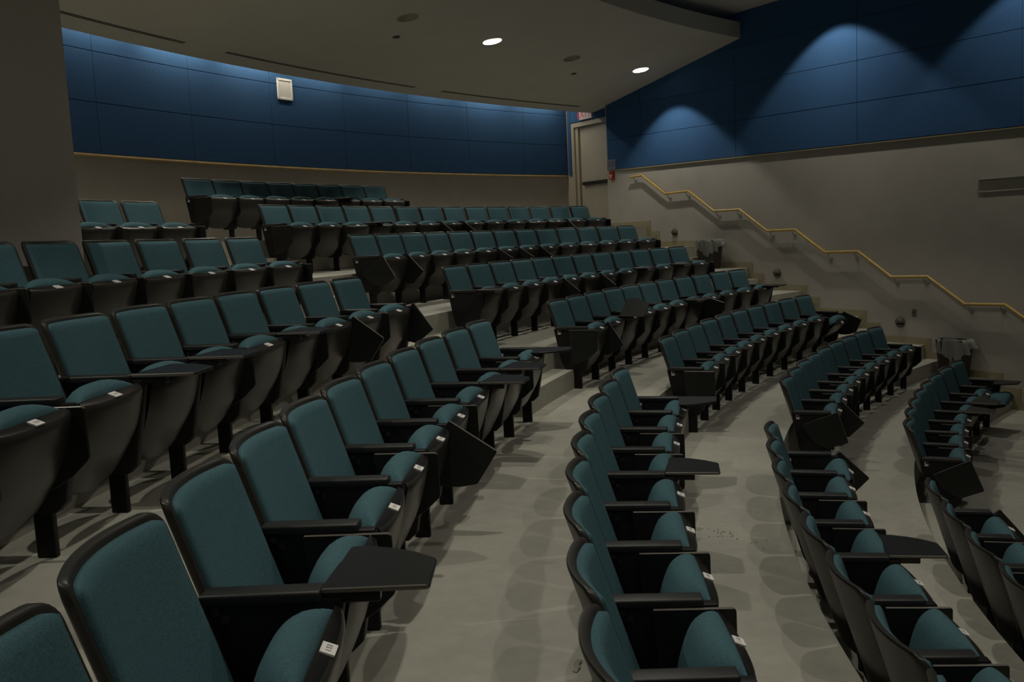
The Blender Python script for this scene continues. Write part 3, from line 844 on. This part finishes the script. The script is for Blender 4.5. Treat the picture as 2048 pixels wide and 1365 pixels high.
# ------------------------------------------------------------------ waste bins
def bin_(t, off_, z, hgt, w, d, lb):
    o = bpy.data.objects.new('waste_bin', None); C.objects.link(o)
    o.matrix_world = frame_mtx(wall_pt(t, off_, z), -wt, -wn)      # x along wall to the right, y into the wall
    tag(o, lb, 'waste bin', 'waste bins along the side wall')
    def ring(k, zz, grow=0.0):
        return [Vector((k*w/2*sx*cx+grow*math.copysign(1, sx), k*d/2*sy*cy+grow*math.copysign(1, sy), zz)) for sx, sy, cx, cy in
                ((-1, -1, 1, .75), (-1, -1, .8, 1), (1, -1, .8, 1), (1, -1, 1, .75), (1, 1, 1, .75), (1, 1, .8, 1), (-1, 1, .8, 1), (-1, 1, 1, .75))]
    bm = bmesh.new()
    vs = grid(bm, [ring(0.78, 0.0), ring(1.0, hgt), ring(0.97, hgt), ring(0.76, 0.02)], 0, True)
    bm.faces.new(vs[0][::-1]); bm.faces.new(vs[-1])
    link('bin_body', mesh_from('bin_body', bm, M['can']), o)
    bm = bmesh.new()                          # liner folded over the rim, with creases and a ragged hem
    n = 56; rnd = random.Random(int(t*100))
    prof_ = [(0.90, -0.16), (0.93, -0.05), (0.99, 0.008), (1.045, 0.006), (1.06, -0.04), (1.06, -0.11), (1.05, -0.17)]
    rows = []
    hem = [0.06*math.sin(2*PI*k/n*2+1.0)+0.03*rnd.uniform(-1, 1) for k in range(n)]
    cre = [0.010*rnd.uniform(-1, 1)+0.006*math.sin(k*1.9) for k in range(n)]
    for j, (kk, dz) in enumerate(prof_):
        row = []
        for k in range(n):
            a = 2*PI*k/n
            c_, s_ = math.cos(a), math.sin(a)
            e = 4.0
            rr_ = (abs(c_)**e+abs(s_)**e)**(-1/e)
            x = kk*w/2*c_*rr_; y = kk*d/2*s_*rr_
            if j >= 3:
                x += cre[k]*c_*(j-2); y += cre[k]*s_*(j-2)
                x += (0.035*max(0, c_)*(j-2)/2 if c_ > 0.5 else 0)
            zz = hgt+dz+(hem[k]*(j-4)*0.8 if j > 4 else 0)+(0.006*cre[k]/0.01 if j in (2, 3) else 0)
            row.append(Vector((x, y, zz)))
        rows.append(row)
    grid(bm, rows, 0, True)
    link('bin_liner', mesh_from('bin_liner', bm, M['bag'], True, 60), o)
bin_(14.13, 0.22, FL['D'], 0.535, 0.42, 0.30, 'dark waste bin with clear liner by the lower stairs, near the outlet plate')
bin_(18.72, 0.24, FL['H'], 0.505, 0.44, 0.30, 'dark waste bin with clear liner high up the stairs')

# ------------------------------------------------------------------ litter
bm = bmesh.new(); n = 18; rows = []
for j, (rad, x) in enumerate(((0.0, 0.0), (0.026, 0.0), (0.033, 0.05), (0.040, 0.10), (0.043, 0.105), (0.036, 0.10), (0.024, 0.006))):
    rows.append([Vector((x, rad*math.cos(2*PI*k/n)*(1+0.12*math.sin(3*k)), 0.036+rad*0.82*math.sin(2*PI*k/n)*(1+0.1*math.cos(5*k)))) for k in range(n)])
grid(bm, rows, 0, True)
bmesh.ops.remove_doubles(bm, verts=bm.verts, dist=0.0005)
zmin = min(v.co.z for v in bm.verts)
for v in bm.verts: v.co.z -= zmin
o = link('plastic_cup', mesh_from('plastic_cup', bm, M['cup'], True, 60), loc=(12.91, -9.24, FL['E'])); o.rotation_euler = (0, 0, 0.6)
tag(o, 'crumpled clear plastic cup lying on the floor in front of the far block', 'cup')
bm = bmesh.new(); rnd = random.Random(3)
for k in range(34):
    u = rnd.gauss(0, 0.16); v = rnd.gauss(0, 0.045)+0.25*u
    s = rnd.uniform(0.002, 0.006)
    tmp = bmesh.new(); bmesh.ops.create_icosphere(tmp, subdivisions=1, radius=1)
    for q in tmp.verts: q.co *= rnd.uniform(0.6, 1.2)
    merge(bm, tmp, 0, Matrix.Translation((u, v, 0.0015)) @ Matrix.Rotation(rnd.uniform(0, 3), 4, 'Z') @ Matrix.Diagonal((s*2.2, s, 0.0016, 1)))
o = link('dirt_crumbs', mesh_from('dirt_crumbs', bm, M['dirt']), loc=(14.50, -5.10, FL['E'])); o.rotation_euler = (0, 0, 2.0)
tag(o, 'scattered brown dirt crumbs on the floor between two near rows', 'dirt', kind='stuff')
bm = bmesh.new()
prism_xy(bm, [(-0.04, -0.010), (-0.012, -0.016), (0.010, -0.007), (0.042, -0.012), (0.046, 0.004), (0.014, 0.010), (-0.010, 0.004), (-0.036, 0.009)], 0.0, 0.004, 0, 0.001, 1)
for v in bm.verts: v.co.z += 0.010*abs(math.sin(v.co.x*60))
zmin = min(v.co.z for v in bm.verts)
for v in bm.verts: v.co.z -= zmin
o = link('paper_scrap', mesh_from('paper_scrap', bm, M['grille'], True), loc=(15.84, -2.91, FL['F'])); o.rotation_euler = (0, 0, 1.2)
tag(o, 'small crumpled paper scrap on the floor behind the near chairs', 'paper scrap')
# scrap stuck on the end panel of the row H
th0 = TR['H']-0.5*PR['H']/R['H']+corr('RH', 0)/R['H']
mt = Matrix.Translation(pol(R['H'], th0, FL['H'])) @ Matrix.Rotation(th0+PI, 4, 'Z')
bm = bmesh.new()
outl = [(0.0, 0.055), (0.012, 0.03), (0.018, 0.0), (0.010, -0.03), (-0.006, -0.045), (-0.016, -0.03), (-0.018, 0.0), (-0.010, 0.025)]
prism_xz(bm, outl, -0.002, 0.002, 0, 0.001, 1)
for v in bm.verts: v.co.y -= 6*v.co.x*v.co.x
o = link('peel_scrap', mesh_from('peel_scrap', bm, M['scrap'], True, 40))
o.matrix_world = mt @ Matrix.Translation((0.262, -PR['H']*0.978/2-0.0245, 0.40)) @ Matrix.Rotation(math.radians(25), 4, 'Y')
tag(o, 'small yellow brown scrap stuck on a black chair end panel', 'scrap')
# warm aisle lamp on the end panel of near row G
th0 = TL['G']+0.5*PL['G']/R['G']+corr('LG', 0)/R['G']
mt = Matrix.Translation(pol(R['G'], th0, FL['G'])) @ Matrix.Rotation(th0+PI, 4, 'Z')
o = bpy.data.objects.new('aisle_light', None); C.objects.link(o); o.matrix_world = mt @ Matrix.Translation((0.33, PL['G']*0.978/2+0.0225, 0.21))
tag(o, 'small warm glowing aisle light low on the end panel of a near row', 'light')
bm = bmesh.new(); box(bm, -0.03, 0.03, 0.0, 0.022, -0.012, 0.03, 0, 0.003, 1); link('housing', mesh_from('housing', bm, M['black']), o)
bm = bmesh.new(); box(bm, -0.022, 0.022, 0.004, 0.019, -0.015, -0.0115); link('lens', mesh_from('lens', bm, M['warm']), o)

# ------------------------------------------------------------------ lights
def spot(name, loc, power, size_deg, blend, col, rad=0.05, aim=None):
    l = bpy.data.lights.new(name, 'SPOT'); l.energy = power; l.spot_size = math.radians(size_deg); l.spot_blend = blend; l.color = col; l.shadow_soft_size = rad
    o = bpy.data.objects.new(name, l); C.objects.link(o); o.location = loc
    if aim is not None: o.rotation_euler = (Vector(aim)-Vector(loc)).to_track_quat('-Z', 'Y').to_euler()
    return o
WARM = (1.0, 0.962, 0.83)
P1, P2, P3 = 116, 160, 142
for k_, (p, th, lit) in enumerate(lamps):
    if lit: spot('downlight', p+Vector((0, 0, 0.11)), P1*(1.0 if k_ == 1 else 1.25), 100, 0.22, WARM, 0.045)
for th, f_ in ((-0.923, 1.0), (-0.683, 0.9), (-0.443, 0.9), (-0.203, 0.9)):
    spot('downlight', pol(16.5, th, ZUP-0.01), P2*f_, 100, 0.22, WARM, 0.05)
for th in (-0.443, -0.203, 0.0):
    spot('added_fill_spot', pol(16.5, th, ZUP-0.012), 46, 150, 0.7, WARM, 0.05)  # wide fill lamps added to brighten the column, no fixtures of their own
for th, f_ in ((-0.875, 0.7), (-0.60, 0.12), (-0.325, 1.0), (-0.05, 1.0)):
    spot('downlight', pol(13.58, th, ZUP-0.01), P3*f_, 100, 0.22, WARM, 0.05)
# fluorescent strips hidden in the cove over the back wall
k = 0
th = -0.985
while th < -0.25:
    l = bpy.data.lights.new('cove_strip', 'AREA'); l.shape = 'RECTANGLE'; l.size = 1.2; l.size_y = 0.04; l.energy = 10.5*(0.72+0.28*math.cos((th+0.665)/0.285*2*PI)); l.color = (1.0, 0.92, 0.72)
    o = bpy.data.objects.new('cove_strip', l); C.objects.link(o)
    p = pol(RB-0.20, th, 2.98+ZS); o.location = p
    d_ = (pol(RB-0.05, th, 2.2+ZS)-p).normalized()
    tdir = Vector((-math.sin(th), math.cos(th), 0))
    z_ = -d_; x_ = tdir; y_ = z_.cross(x_)
    o.matrix_world = Matrix(((x_.x, y_.x, z_.x, p.x), (x_.y, y_.y, z_.y, p.y), (x_.z, y_.z, z_.z, p.z), (0, 0, 0, 1)))
    th += 0.0605; k += 1
l = bpy.data.lights.new('aisle_glow', 'POINT'); l.energy = 0.25; l.color = (1.0, 0.5, 0.25); l.shadow_soft_size = 0.015
o = bpy.data.objects.new('aisle_glow', l); C.objects.link(o); o.matrix_world = mt @ Matrix.Translation((0.36, PL['G']*0.978/2+0.055, 0.18))

# ------------------------------------------------------------------ world, camera, view
w = bpy.data.worlds.new('world'); bpy.context.scene.world = w; w.use_nodes = True
w.node_tree.nodes['Background'].inputs['Color'].default_value = (0.5, 0.5, 0.5, 1); w.node_tree.nodes['Background'].inputs['Strength'].default_value = 0.0
cam = bpy.data.cameras.new('camera'); cam.sensor_width = 36; cam.lens = 1844.6973/2048*36; cam.clip_start = 0.02
co = bpy.data.objects.new('camera', cam); C.objects.link(co)
rt = Vector((-0.988234416137666, 0.14568094874547527, -0.046581111339946316)); up = Vector((-0.06202046517684373, -0.10330113579498246, 0.9927146303156384)); fw = Vector((-0.13980772746988696, -0.9839237452750517, -0.11112093782731054))
co.matrix_world = Matrix(((rt.x, up.x, -fw.x, 16.4256), (rt.y, up.y, -fw.y, 0), (rt.z, up.z, -fw.z, ZS), (0, 0, 0, 1)))
sc = bpy.context.scene; sc.camera = co
sc.view_settings.view_transform = 'Standard'; sc.view_settings.look = 'None'; sc.view_settings.gamma = 1.0; sc.view_settings.use_curve_mapping = False
sc.view_settings.exposure = 0.0
sc.cycles.use_denoising = True
sc.cycles.max_bounces = 8; sc.cycles.diffuse_bounces = 5
